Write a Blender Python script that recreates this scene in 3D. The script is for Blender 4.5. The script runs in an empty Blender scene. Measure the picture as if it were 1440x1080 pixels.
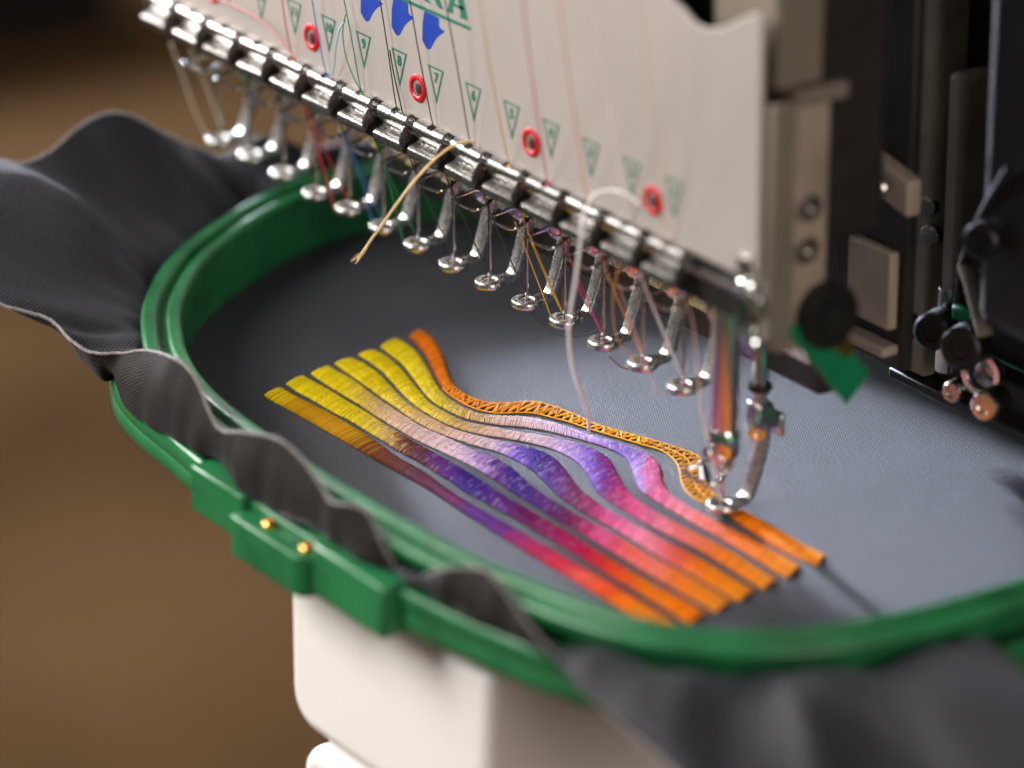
import bpy, math, random
import numpy as np
from mathutils import Vector, Matrix
random.seed(7); rng = np.random.default_rng(7)
MM = 0.001                                   # geometry below is written in millimetres

# ------------------------------------------------------------------ camera, light, exposure
scene = bpy.context.scene
col = scene.collection
CP = np.array([845.83, -654.11, 477.77]); FPX = 6266.1
PITCH, AZ, ROLL = math.radians(22.452), math.radians(55.246), math.radians(0.159)
DV = np.array([-math.sin(AZ) * math.cos(PITCH), math.cos(AZ) * math.cos(PITCH), -math.sin(PITCH)])
RV = np.cross(DV, [0, 0, 1]); RV /= np.linalg.norm(RV); UV_ = np.cross(RV, DV)
RV, UV_ = math.cos(ROLL) * RV + math.sin(ROLL) * UV_, -math.sin(ROLL) * RV + math.cos(ROLL) * UV_
cam = bpy.data.cameras.new('camera'); cam_ob = bpy.data.objects.new('camera', cam); col.objects.link(cam_ob)
M4 = Matrix(((RV[0], UV_[0], -DV[0], CP[0] * MM), (RV[1], UV_[1], -DV[1], CP[1] * MM), (RV[2], UV_[2], -DV[2], CP[2] * MM), (0, 0, 0, 1)))
cam_ob.matrix_world = M4
cam.sensor_width = 36; cam.sensor_fit = 'HORIZONTAL'; cam.lens = FPX / 1440 * 36
cam.clip_start = 0.05; cam.clip_end = 60
cam.dof.use_dof = True; cam.dof.focus_distance = 1.222; cam.dof.aperture_fstop = 5.0; cam.dof.aperture_blades = 0
scene.camera = cam_ob

w = bpy.data.worlds.new('World'); scene.world = w; w.use_nodes = True
w.node_tree.nodes['Background'].inputs[0].default_value = (1.0, 0.89, 0.78, 1)
w.node_tree.nodes['Background'].inputs[1].default_value = 0.10

def area(name, loc, target, size, power, colr, size_y=None):
    l = bpy.data.lights.new(name, 'AREA'); l.energy = power; l.size = size; l.color = colr
    if size_y: l.shape = 'RECTANGLE'; l.size_y = size_y
    o = bpy.data.objects.new(name, l); col.objects.link(o); o.location = loc
    o.rotation_euler = (Vector(target) - Vector(loc)).to_track_quat('-Z', 'Y').to_euler()
    return o
area('window_light', (-3.0, 0.74, 0.56), (0, 0, 0.0), 0.6, 40, (0.88, 0.93, 1.0), 0.34)
area('clip_light', (-1.0, -0.35, 0.36), (-0.22, -0.02, 0.07), 0.32, 12, (1.0, 0.96, 0.92))
area('front_light', (-0.55, -1.10, 0.95), (-0.05, -0.05, 0.0), 0.7, 27, (1.0, 0.955, 0.92))
area('added_right_fill', (1.7, -0.25, 0.55), (0, 0, 0.0), 0.9, 13, (1.0, 0.85, 0.80))  # added weak warm fill for the faces turned to the right
sp = bpy.data.lights.new('added_cloth_spot', 'SPOT'); sp.energy = 3900; sp.color = (0.76, 0.83, 1.0); sp.shadow_soft_size = 0.17  # added narrow spot, aimed to brighten the right side of the cloth
sp.spot_size = math.radians(5.0); sp.spot_blend = 1.0
sp_ob = bpy.data.objects.new('added_cloth_spot', sp); col.objects.link(sp_ob); sp_ob.location = (-3.0, 0.76, 0.53)
sp_ob.rotation_euler = (Vector((0.24, 0.055, 0.0)) - sp_ob.location).to_track_quat('-Z', 'Y').to_euler(); sp_ob.scale = (1.25, 1.0, 1.0)

vs = scene.view_settings
vs.view_transform = 'Standard'; vs.look = 'None'; vs.exposure = 0.0; vs.gamma = 1.0; vs.use_curve_mapping = False
scene.render.engine = 'CYCLES'

# ------------------------------------------------------------------ helpers
def at(px, py, z=None, Y=None, X=None):
    """point (mm) on a world plane that the photograph shows at pixel (px, py)"""
    ray = DV + (px - 720) / FPX * RV - (py - 540) / FPX * UV_
    if z is not None: t = (z - CP[2]) / ray[2]
    elif Y is not None: t = (Y - CP[1]) / ray[1]
    else: t = (X - CP[0]) / ray[0]
    return CP + ray * t

def lin(c):
    return tuple(((v / 255) / 12.92 if v / 255 <= 0.04045 else ((v / 255 + 0.055) / 1.055) ** 2.4) for v in c)

def material(name, base, rough=0.5, metal=0.0, var=0.12, scale=60, bump=0.0, bscale=800, rvar=0.1, sheen=0.0, coat=0.0, spec=0.5, stretch=None):
    m = bpy.data.materials.new(name); m.use_nodes = True
    nt = m.node_tree; b = nt.nodes['Principled BSDF']
    tc = nt.nodes.new('ShaderNodeTexCoord')
    src = tc.outputs['Object']
    if stretch:
        mp = nt.nodes.new('ShaderNodeMapping'); mp.inputs['Scale'].default_value = stretch
        nt.links.new(src, mp.inputs['Vector']); src = mp.outputs['Vector']
    n = nt.nodes.new('ShaderNodeTexNoise'); n.inputs['Scale'].default_value = scale; n.inputs['Detail'].default_value = 6
    nt.links.new(src, n.inputs['Vector'])
    r = nt.nodes.new('ShaderNodeValToRGB')
    r.color_ramp.elements[0].position = 0.3; r.color_ramp.elements[1].position = 0.7
    r.color_ramp.elements[0].color = tuple(max(0, c * (1 - var)) for c in base) + (1,)
    r.color_ramp.elements[1].color = tuple(min(1, c * (1 + var)) for c in base) + (1,)
    nt.links.new(n.outputs['Fac'], r.inputs['Fac']); nt.links.new(r.outputs['Color'], b.inputs['Base Color'])
    mr = nt.nodes.new('ShaderNodeMapRange'); mr.inputs['To Min'].default_value = max(0.02, rough - rvar); mr.inputs['To Max'].default_value = min(1, rough + rvar)
    n2 = nt.nodes.new('ShaderNodeTexNoise'); n2.inputs['Scale'].default_value = scale * 2.7; n2.inputs['Detail'].default_value = 8
    nt.links.new(src, n2.inputs['Vector']); nt.links.new(n2.outputs['Fac'], mr.inputs['Value']); nt.links.new(mr.outputs['Result'], b.inputs['Roughness'])
    b.inputs['Metallic'].default_value = metal
    b.inputs['Sheen Weight'].default_value = sheen; b.inputs['Coat Weight'].default_value = coat; b.inputs['Specular IOR Level'].default_value = spec
    if bump:
        n3 = nt.nodes.new('ShaderNodeTexNoise'); n3.inputs['Scale'].default_value = bscale; n3.inputs['Detail'].default_value = 4
        nt.links.new(src, n3.inputs['Vector'])
        bp = nt.nodes.new('ShaderNodeBump'); bp.inputs['Strength'].default_value = bump; bp.inputs['Distance'].default_value = 0.0003
        nt.links.new(n3.outputs['Fac'], bp.inputs['Height']); nt.links.new(bp.outputs['Normal'], b.inputs['Normal'])
    return m

def fabric_material(name='woven_cloth', c0=(0.0035, 0.0037, 0.0055), c1=(0.034, 0.036, 0.047), spec=0.22, sheen=0.15, bump=0.9, k=1.0):
    m = bpy.data.materials.new(name); m.use_nodes = True
    nt = m.node_tree; b = nt.nodes['Principled BSDF']; L = nt.links.new
    tc = nt.nodes.new('ShaderNodeTexCoord')
    def wave(rot, period):
        mp = nt.nodes.new('ShaderNodeMapping'); mp.inputs['Rotation'].default_value = (0, 0, rot)
        L(tc.outputs['UV'], mp.inputs['Vector'])
        wv = nt.nodes.new('ShaderNodeTexWave'); wv.bands_direction = 'X'; wv.wave_profile = 'SIN'
        wv.inputs['Scale'].default_value = 1 / period * 0.31416; wv.inputs['Distortion'].default_value = 0.6
        wv.inputs['Detail'].default_value = 2; wv.inputs['Detail Scale'].default_value = 1.2
        L(mp.outputs['Vector'], wv.inputs['Vector']); return wv
    a = wave(math.radians(62), 1.05 * k); c = wave(math.radians(-20), 0.8 * k)
    mul = nt.nodes.new('ShaderNodeMath'); mul.operation = 'MULTIPLY'; L(a.outputs['Fac'], mul.inputs[0]); L(c.outputs['Fac'], mul.inputs[1])
    n = nt.nodes.new('ShaderNodeTexNoise'); n.inputs['Scale'].default_value = 0.9; n.inputs['Detail'].default_value = 5; L(tc.outputs['UV'], n.inputs['Vector'])
    add = nt.nodes.new('ShaderNodeMath'); add.operation = 'ADD'; L(mul.outputs[0], add.inputs[0]); L(n.outputs['Fac'], add.inputs[1])
    r = nt.nodes.new('ShaderNodeValToRGB'); r.color_ramp.elements[0].position = 0.3; r.color_ramp.elements[1].position = 1.3
    r.color_ramp.elements[0].color = c0 + (1,); r.color_ramp.elements[1].color = c1 + (1,)
    L(add.outputs[0], r.inputs['Fac']); L(r.outputs['Color'], b.inputs['Base Color'])
    bp = nt.nodes.new('ShaderNodeBump'); bp.inputs['Strength'].default_value = bump; bp.inputs['Distance'].default_value = 0.00025
    L(add.outputs[0], bp.inputs['Height']); L(bp.outputs['Normal'], b.inputs['Normal'])
    b.inputs['Roughness'].default_value = 0.5; b.inputs['Specular IOR Level'].default_value = spec
    b.inputs['Sheen Weight'].default_value = sheen; b.inputs['Sheen Roughness'].default_value = 0.4; b.inputs['Sheen Tint'].default_value = (0.8, 0.82, 0.95, 1)
    return m

def cloth_back_material():
    return fabric_material('brushed_cloth_back', (0.004, 0.0035, 0.003), (0.026, 0.023, 0.021), 0.06, 0.10, 0.7, 0.9)

def thread_colour_material():
    m = bpy.data.materials.new('dyed_rayon_thread'); m.use_nodes = True
    nt = m.node_tree; b = nt.nodes['Principled BSDF']
    a = nt.nodes.new('ShaderNodeVertexColor'); a.layer_name = 'dye'
    nt.links.new(a.outputs['Color'], b.inputs['Base Color'])
    b.inputs['Roughness'].default_value = 0.6; b.inputs['Specular IOR Level'].default_value = 0.06
    b.inputs['Sheen Weight'].default_value = 0.0; b.inputs['Sheen Roughness'].default_value = 0.3
    return m

MT = {
 'green': material('green_plastic', (0.014, 0.152, 0.050), 0.34, var=0.30, scale=55, bump=0.35, bscale=900, rvar=0.2, spec=0.6),
 'green_metal': material('green_plate_finish', (0.008, 0.20, 0.085), 0.3, var=0.1),  # plain green base colour for the side plate and rear tab
 'chrome': material('polished_steel', (0.72, 0.71, 0.69), 0.16, 1.0, var=0.08, scale=300, bump=0.08, bscale=900, rvar=0.07),
 'cast': material('worn_plated_steel', (0.66, 0.65, 0.63), 0.27, 1.0, var=0.2, scale=500, bump=0.35, bscale=700, rvar=0.12),
 'clip': material('spring_steel', (0.45, 0.435, 0.42), 0.27, 1.0, var=0.2, scale=350, bump=0.15, bscale=900, rvar=0.1, stretch=(1, 6, 6)),
 'bar': material('ground_steel', (0.70, 0.69, 0.68), 0.34, 1.0, var=0.06, scale=200, rvar=0.05),
 'needle': material('needle_steel', (0.55, 0.53, 0.53), 0.2, 1.0, var=0.08, scale=400),
 'panel': material('beige_enamel', (0.39, 0.352, 0.325), 0.42, var=0.03, scale=25, bump=0.06, bscale=1500, rvar=0.06),
 'white': material('white_enamel', (0.86, 0.84, 0.81), 0.4, var=0.03, scale=20, rvar=0.05),
 'beige': material('beige_cast_housing', (0.21, 0.18, 0.142), 0.45, var=0.1, scale=40, rvar=0.08),
 'grey': material('grey_cast_bracket', (0.36, 0.295, 0.225), 0.45, var=0.2, scale=50, rvar=0.1),
 'dark': material('black_machine_paint', (0.017, 0.0145, 0.012), 0.5, var=0.3, scale=60, rvar=0.1),
 'rubber': material('black_rubber', (0.012, 0.011, 0.011), 0.42, var=0.2, scale=100),
 'brass': material('brass', (0.75, 0.36, 0.10), 0.22, 1.0, var=0.1, scale=300),
 'print_green': material('green_print', lin((14, 112, 88)), 0.5, var=0.12, scale=300),
 'print_blue': material('blue_print', lin((22, 60, 165)), 0.45, var=0.15, scale=300),
 'print_red': material('red_plastic_ring', lin((205, 18, 34)), 0.35, var=0.1, scale=300),
 'hole': material('hole_liner', (0.20, 0.17, 0.14), 0.6, var=0.15, scale=120),
 'floor': material('brown_floor', (0.150, 0.086, 0.040), 1.0, var=0.4, scale=3.2, rvar=0.0, spec=0.0),
 'box': material('black_crate', (0.008, 0.008, 0.009), 0.6, var=0.2, scale=20),
 'edge': material('raw_cloth_edge', (0.17, 0.155, 0.15), 0.8, var=0.35, scale=900, sheen=0.4),
 'cloth': fabric_material(), 'cloth_back': cloth_back_material(), 'stitch': thread_colour_material(),
}
def dye(name, rgb):
    if name not in MT: MT[name] = material(name, lin(rgb), 0.45, var=0.12, scale=1500, sheen=0.3)
    return MT[name]

class MB:
    def __init__(s): s.v = []; s.f = []; s.c = []; s.uv = None
    def add(s, v, f):
        o = len(s.v); s.v += [tuple(map(float, p)) for p in v]; s.f += [tuple(i + o for i in q) for q in f]
    def hexa(s, p):   # 8 points: bottom 4 (ccw), top 4
        s.add(p, [(3, 2, 1, 0), (4, 5, 6, 7), (0, 1, 5, 4), (1, 2, 6, 5), (2, 3, 7, 6), (3, 0, 4, 7)])
    def box(s, x0, x1, y0, y1, z0, z1):
        s.hexa([(x0, y0, z0), (x1, y0, z0), (x1, y1, z0), (x0, y1, z0), (x0, y0, z1), (x1, y0, z1), (x1, y1, z1), (x0, y1, z1)])
    def tube(s, pts, r, seg=8, cap=True):
        pts = [np.array(p, float) for p in pts]; n = len(pts)
        rs = r if hasattr(r, '__len__') else [r] * n
        up = None; V = []
        for i in range(n):
            t = pts[min(i + 1, n - 1)] - pts[max(i - 1, 0)]; t /= np.linalg.norm(t) + 1e-12
            if up is None:
                up = np.cross(t, [0, 0, 1] if abs(t[2]) < 0.9 else [1, 0, 0])
            up = up - t * (up @ t); up /= np.linalg.norm(up) + 1e-12; b = np.cross(t, up)
            for k in range(seg):
                a = 2 * math.pi * k / seg; V.append(pts[i] + rs[i] * (math.cos(a) * up + math.sin(a) * b))
        F = []
        for i in range(n - 1):
            for k in range(seg):
                F.append((i * seg + k, i * seg + (k + 1) % seg, (i + 1) * seg + (k + 1) % seg, (i + 1) * seg + k))
        if cap: F += [tuple(range(seg - 1, -1, -1)), tuple(range((n - 1) * seg, n * seg))]
        s.add(V, F)
    def lathe(s, c, axis, prof, seg=24):
        """prof: list of (radius, height) along axis from c"""
        axis = np.array(axis, float); axis /= np.linalg.norm(axis)
        e = np.cross(axis, [0, 0, 1] if abs(axis[2]) < 0.9 else [1, 0, 0]); e /= np.linalg.norm(e); g = np.cross(axis, e)
        V = []; F = []
        for (r, h) in prof:
            for k in range(seg):
                a = 2 * math.pi * k / seg; V.append(np.array(c) + axis * h + max(r, 1e-3) * (math.cos(a) * e + math.sin(a) * g))
        for i in range(len(prof) - 1):
            for k in range(seg):
                F.append((i * seg + k, i * seg + (k + 1) % seg, (i + 1) * seg + (k + 1) % seg, (i + 1) * seg + k))
        F += [tuple(range(seg - 1, -1, -1)), tuple(range((len(prof) - 1) * seg, len(prof) * seg))]
        s.add(V, F)
    def prism(s, poly, y0, y1):
        """poly in (x, z), extruded along y"""
        n = len(poly)
        s.add([(x, y0, z) for x, z in poly] + [(x, y1, z) for x, z in poly],
              [tuple(range(n)), tuple(range(2 * n - 1, n - 1, -1))] + [(i, i + n, (i + 1) % n + n, (i + 1) % n) for i in range(n)])
    def prism_x(s, poly, x0, x1):
        """poly in (y, z), extruded along x"""
        n = len(poly)
        s.add([(x0, y, z) for y, z in poly] + [(x1, y, z) for y, z in poly],
              [tuple(range(n - 1, -1, -1)), tuple(range(n, 2 * n))] + [(i, (i + 1) % n, (i + 1) % n + n, i + n) for i in range(n)])
    def build(s, name, mat, parent=None, origin=(0, 0, 0), smooth=True, bevel=0, label=None, segs=2, solid=0, angle=35):
        o3 = np.array(origin, float)
        me = bpy.data.meshes.new(name); me.from_pydata([tuple((np.array(p) - o3) * MM) for p in s.v], [], s.f)
        import bmesh
        bm = bmesh.new(); bm.from_mesh(me); bmesh.ops.recalc_face_normals(bm, faces=bm.faces); bm.to_mesh(me); bm.free()
        me.materials.append(MT[mat] if isinstance(mat, str) else mat)
        ob = bpy.data.objects.new(name, me); col.objects.link(ob)
        if smooth:
            me.shade_smooth(); 
            if angle < 180: me.set_sharp_from_angle(angle=math.radians(angle))
        if solid:
            md = ob.modifiers.new('thickness', 'SOLIDIFY'); md.thickness = solid * MM; md.offset = 0
        if bevel:
            md = ob.modifiers.new('bevel', 'BEVEL'); md.width = bevel * MM; md.segments = segs; md.limit_method = 'ANGLE'; md.angle_limit = math.radians(40)
        place(ob, origin, parent)
        if label: ob['label'] = label
        return ob

ORG = {}
def place(ob, origin, parent):
    o = np.array(origin, float); ORG[ob.name] = o
    if parent is not None:
        ob.parent = parent; ob.location = tuple((o - ORG[parent.name]) * MM)
    else: ob.location = tuple(o * MM)
def copy_part(src, parent, origin):
    c = src.copy(); col.objects.link(c); place(c, origin, parent); return c
def thing(name, label, cat, loc=(0, 0, 0), group=None):
    o = bpy.data.objects.new(name, None); col.objects.link(o); place(o, loc, None); o.empty_display_size = 0.02
    o['label'] = label; o['category'] = cat
    if group: o['group'] = group
    return o
def tag(o, label=None, cat=None, group=None, kind=None):
    for k, v in (('label', label), ('category', cat), ('group', group), ('kind', kind)):
        if v: o[k] = v
    return o
def catmull(P, n, closed=False):
    P = np.array(P, float); N = len(P); out = []
    m = N if closed else N - 1
    for i in range(m):
        a, b, c, d = (P[(i - 1) % N], P[i], P[(i + 1) % N], P[(i + 2) % N]) if closed else (P[max(i - 1, 0)], P[i], P[i + 1], P[min(i + 2, N - 1)])
        for k in range(n):
            t = k / n
            out.append(0.5 * (2 * b + (c - a) * t + (2 * a - 5 * b + 4 * c - d) * t * t + (3 * b - a - 3 * c + d) * t ** 3))
    if not closed: out.append(P[-1])
    return np.array(out)
def resample(P, n, closed=False):
    P = np.array(P, float)
    if closed: P = np.vstack([P, P[:1]])
    s = np.concatenate([[0], np.cumsum(np.linalg.norm(np.diff(P, axis=0), axis=1))])
    q = np.linspace(0, s[-1], n + 1)[:-1] if closed else np.linspace(0, s[-1], n)
    return np.stack([np.interp(q, s, P[:, k]) for k in range(P.shape[1])], -1)

# ------------------------------------------------------------------ floor and far crate
FLOOR = -720
mb = MB(); mb.add([(-9000, -3000, FLOOR), (4000, -3000, FLOOR), (4000, 9000, FLOOR), (-9000, 9000, FLOOR)], [(0, 1, 2, 3)])
tag(mb.build('floor', 'floor', smooth=False), kind='structure')
c0 = at(20, 10, z=FLOOR)
crate = thing('storage_crate', 'blurred black crate on the brown floor in the far top left corner', 'crate', c0)
mb = MB(); x, y, z = c0
mb.box(x - 300, x + 120, y - 420, y + 40, z, z + 200); mb.build('crate_body', 'box', crate, c0, bevel=8)
mb = MB(); mb.box(x - 306, x + 126, y - 426, y + 46, z + 201, z + 218); mb.build('crate_lid', 'box', crate, c0, bevel=5)

# ------------------------------------------------------------------ hoop
HC = [(-222, 7), (-229, 36), (-217, 75), (-178, 104), (-110, 113), (-40, 112), (30, 104), (78, 82), (101, 48), (104.5, 12), (103.5, -18), (98.5, -46), (88, -65), (66, -80),
      (26, -89.5), (-13, -93), (-49, -93.6), (-80, -92.2), (-110, -88.6), (-133, -82), (-152, -73), (-172, -60.5), (-199, -34)]
hoop_curve = resample(catmull(HC, 12, True), 260, True)
for _ in range(6):
    hoop_curve = 0.5 * hoop_curve + 0.25 * (np.roll(hoop_curve, 1, 0) + np.roll(hoop_curve, -1, 0))
tg = np.roll(hoop_curve, -1, 0) - np.roll(hoop_curve, 1, 0); tg /= np.linalg.norm(tg, axis=1)[:, None]
hoop_nrm = np.stack([-tg[:, 1], tg[:, 0]], -1)
if ((hoop_curve + hoop_nrm * 5 - hoop_curve.mean(0)) ** 2).sum() < ((hoop_curve - hoop_curve.mean(0)) ** 2).sum(): hoop_nrm = -hoop_nrm

def off(n):  return hoop_curve + hoop_nrm * n
def ext_left(p):
    t = np.clip((-100.0 - p[0]) / 45.0, 0, 1); return 5.0 * t * t * (3 - 2 * t)
def sweep_ring(mb, prof, ext=None):
    N = len(hoop_curve); K = len(prof); V = []; F = []
    for i in range(N):
        for (n, z) in prof:
            p = hoop_curve[i] + hoop_nrm[i] * (n + (ext(hoop_curve[i]) if ext and n > 12 else 0)); V.append((p[0], p[1], z))
    for i in range(N):
        j = (i + 1) % N
        for k in range(K):
            l = (k + 1) % K
            F.append((i * K + k, i * K + l, j * K + l, j * K + k))
    mb.add(V, F)
def arcp(c, r0, r1, a0, a1, n):
    return [(c[0] + r0 * math.cos(math.radians(a0 + (a1 - a0) * k / n)), c[1] + r1 * math.sin(math.radians(a0 + (a1 - a0) * k / n))) for k in range(n + 1)]

HB = (-60, 5, -1)
hoop = thing('embroidery_hoop', 'green plastic embroidery hoop clamping the charcoal cloth', 'hoop', HB)
mb = MB()
prof = [(0.3, 0.5), (6.2, 0.5), (6.2, 14.6), (11.2, 15.0)] + arcp((9.6, 17.2), 2.3, 1.9, -30, 100, 7) + arcp((9.0, 17.3), 2.2, 1.8, 100, 185, 4) + [(6.4, 16.2), (5.0, 16.3)] + arcp((2.6, 17.3), 2.2, 1.9, 0, 100, 5) + arcp((2.1, 17.3), 2.1, 1.9, 100, 190, 5)
sweep_ring(mb, prof); mb.build('inner_ring', 'green', hoop, HB, angle=50)
mb = MB()
prof = [(8.0, -1.0), (15.2, -1.0), (15.9, -0.3), (15.9, 3.9), (15.65, 4.2), (15.65, 4.5), (15.9, 4.8), (15.9, 9.2), (15.2, 10.1), (14.0, 10.2), (13.3, 9.7), (9.4, 9.6), (8.0, 9.0)]
sweep_ring(mb, prof, ext_left); mb.build('outer_ring', 'green', hoop, HB, angle=50)
# clamp block on the front of the outer ring
mb = MB(); mb.box(-84, -58.2, -112.0, -103.5, -1.6, 11.4)
mb.build('clamp_block', 'green', hoop, HB, bevel=0.9, segs=3)
mb = MB(); mb.prism([(-58, -1.4), (-24, -1.4), (-24, 11.2), (-27, 11.35), (-55, 11.35), (-58, 11.2)], -107.2, -103.5)
mb.build('clamp_back_plate', 'green', hoop, HB, bevel=0.5)
mb = MB()
P = [(-57.8, -107.4), (-57.8, -115.8)] + [(-27.5 + 4.5 * math.cos(math.radians(a)), -111.4 + 4.5 * math.sin(math.radians(a))) for a in range(-90, 1, 15)] + [(-23, -107.4)]
n = len(P); mb.add([(x, y, -3.6) for x, y in P] + [(x, y, 7.6) for x, y in P], [tuple(range(n)), tuple(range(2 * n - 1, n - 1, -1))] + [(i, i + n, (i + 1) % n + n, (i + 1) % n) for i in range(n)])
nutb = mb.build('nut_housing', 'green', hoop, HB, bevel=0.7, segs=3)
for sx in (-46, -28):
    mb = MB(); mb.lathe((sx, -110.6, 7.4), (0, 0, 1), [(2.1, 0), (2.1, 0.9), (1.7, 1.4), (0.9, 1.5), (0.8, 0.9), (0.1, 0.9)], 20)
    mb.build('brass_screw', 'brass', nutb, (sx, -110.6, 7.4))
mb = MB(); mb.box(-23.6, 9.4, -112.6, -103.5, -3.0, 11.6)
mb.build('clamp_block', 'green', hoop, HB, bevel=1.4, segs=3)

# ------------------------------------------------------------------ cloth
CB = (-60, 5, 0)
cloth = thing('cloth', 'dark charcoal woven cloth stretched in the green hoop with a rippled loose edge', 'cloth', CB)
def grid_mesh(name, G, mat, parent, origin, uv, solid=0, label=None, closed=False):
    nr, nc = G.shape[:2]; o3 = np.array(origin, float)
    V = [tuple(p) for p in ((G.reshape(-1, 3) - o3) * MM)]
    F = []
    for i in range(nr if closed else nr - 1):
        for j in range(nc - 1):
            i2 = (i + 1) % nr; F.append((i * nc + j, i2 * nc + j, i2 * nc + j + 1, i * nc + j + 1))
    me = bpy.data.meshes.new(name); me.from_pydata(V, [], F); me.materials.append(MT[mat]); me.shade_smooth()
    ul = me.uv_layers.new(name='UVMap'); U = uv.reshape(-1, 2)
    idx = np.empty(len(me.loops), int); me.loops.foreach_get('vertex_index', idx)
    ul.data.foreach_set('uv', U[idx].astype(float).ravel())
    ob = bpy.data.objects.new(name, me); col.objects.link(ob); place(ob, origin, parent)
    if solid:
        md = ob.modifiers.new('thickness', 'SOLIDIFY'); md.thickness = solid * MM; md.offset = 0
        me.materials.clear(); me.materials.append(MT['cloth_back']); me.materials.append(MT['cloth']); md.material_offset = 1
    if label: ob['label'] = label
    return ob
# flat hooped panel: rings from the hoop curve towards the centre
cen = np.array([-62.0, 8.0]); rings = np.linspace(0, 1, 24)
G = np.zeros((len(hoop_curve), len(rings), 3))
for j, t in enumerate(rings):
    p = off(5.8) * (1 - t) + cen * t; G[:, j, :2] = p
G[:, :, 2] = 0.0
grid_mesh('hooped_panel', G, 'cloth', cloth, CB, G[:, :, :2].copy(), closed=True)

# loose skirt of cloth round the outside; each station: a pixel of its raw edge, distance from the hoop, bulge of its middle
def signed_off(p):
    d = p[:2] - hoop_curve; k = np.argmin((d ** 2).sum(1)); return d[k] @ hoop_nrm[k], k
def ray_at_offset(px, py, n):
    for z in np.linspace(60, -90, 601):              # first point on the way in that is n mm outside the hoop
        p = at(px, py, z=z); o, k = signed_off(p)
        if o <= n: return p, k
    return p, k
ST = []   # (edge point, hoop index, mid n, mid z, mid2 offset vector)
def st_z(px, py, z, base_px, m1, m2): ST.append(('z', px, py, z, base_px, m1, m2))
def st_n(px, py, n, m1): ST.append(('n', px, py, n, None, m1, None))
rows = []
def near(px, py, z=12):
    p = at(px, py, z=z); return signed_off(p)[1]
def drape(edge, base, bump1, bump2):
    """edge: world point; base: hoop index; bump: heights (mm) added at 1/3 and 2/3"""
    b0 = hoop_curve[base]; nn = hoop_nrm[base]
    p0 = np.array([*(b0 + nn * 7.2), 4.0]); p1 = np.array([*(b0 + nn * 12.6), 12.6])
    e = np.array(edge)
    p2 = p1 + (e - p1) * 0.36 + np.array([0, 0, bump1]); p3 = p1 + (e - p1) * 0.7 + np.array([0, 0, bump2])
    rows.append([p0, p1, p2, p3, e])
def curl(px, py, n, bulge, bz):
    e, k = ray_at_offset(px, py, n)
    b0 = hoop_curve[k]; nn = hoop_nrm[k]
    p0 = np.array([*(b0 + nn * 7.2), 4.0]); p1 = np.array([*(b0 + nn * 12.8), 12.4])
    p2 = np.array([*(b0 + nn * (12.8 + bulge)), 12.4 + bz]); 
    p3 = (p2 + e) / 2 + np.array([*(nn * bulge * 0.35), 0])
    rows.append([p0, p1, p2, p3, e])
def curlz(px, py, z, k, bulge, bz):
    e = at(px, py, z=z); b0 = hoop_curve[k]; nn = hoop_nrm[k]
    p1 = np.array([*(b0 + nn * 12.8), 12.4]); p2 = np.array([*(b0 + nn * (12.8 + bulge)), 12.4 + bz])
    rows.append([np.array([*(b0 + nn * 7.2), 4.0]), p1, p2, (p2 + e) / 2 + np.array([*(nn * bulge * 0.35), 0]), e])
# back left -> left
hi_ = lambda x, y: int(np.argmin(((hoop_curve - np.array([x, y])) ** 2).sum(1)))
drape(at(470, 205, z=18), hi_(-220, 75), 2, 4)
drape(at(395, 225, z=20), hi_(-229, 48), 3, 5)
drape(at(330, 226, z=20), hi_(-228, 28), 10, 10)
drape(at(285, 212, z=23), hi_(-224, 12), -6, -2)
drape(at(235, 190, z=38), hi_(-218, -2), 2, 1)
drape(at(190, 166, z=45), hi_(-212, -14), -2, -2)
drape(at(150, 161, z=48), hi_(-207, -22), -4, -4)
drape(at(110, 180, z=46), hi_(-202, -30), -4, -4)
drape(at(70, 214, z=42), hi_(-197, -36), -2, -2)
drape(at(30, 229, z=40), hi_(-191, -43), 3, 3)
drape(at(-10, 226, z=45), hi_(-185, -50), 10, 7)
drape(at(-50, 262, z=43), hi_(-181, -54), 8, 5)
drape(at(-70, 310, z=36), hi_(-176, -58), 3, 2)
drape(at(-60, 362, z=30), hi_(-171, -61), 0, 0)
drape(at(-35, 405, z=25), hi_(-166, -65), -1, -1)
drape(at(0, 426, z=22), hi_(-161, -68), -3, -2)
drape(at(45, 438, z=20.5), hi_(-157, -70), -2, -3)
drape(at(75, 451, z=19.5), hi_(-153, -73), -3, -5)
drape(at(98, 476, z=18.5), hi_(-149, -75), -4, -7)
drape(at(120, 494, z=18.5), hi_(-145, -77), -5, -8)
curlz(150, 499, 20, hi_(-140, -79), 6.5, -3)
curlz(180, 496, 22.5, hi_(-132, -82), 6.5, -3)
curl(210, 494, 14, 6.0, -3)
curl(240, 502, 13.4, 5.0, -2)
curl(264, 518, 13.2, 4, -1)
curl(281, 548, 13.2, 3, 0)
curl(296, 582, 13.5, 1.8, 0.5)
curl(310, 605, 14.2, 1.2, 1)
curl(335, 608, 14.0, 2.5, 0)
curl(365, 611, 13.6, 3.5, -1)
curl(392, 620, 13.3, 3.5, -1)
curl(415, 638, 13.2, 3.5, -1)
curl(438, 664, 13.2, 3, 0)
curl(456, 690, 13.5, 2, 0.5)
curl(475, 706, 14.0, 1.2, 1)
curl(502, 711, 13.6, 2, 0)
curl(521, 726, 13.3, 2.5, 0)
curl(532, 749, 13.2, 2, 0.5)
curl(544, 776, 13.2, 1.5, 0.7)
curl(561, 801, 13.4, 0.8, 1)
curl(582, 811, 14.2, 0.8, 1)
curl(620, 802, 14.2, 2.5, 0)
curl(655, 798, 13.6, 4, -1)
curl(682, 803, 13.3, 4, -1)
curl(700, 818, 13.2, 3.5, 0)
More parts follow.
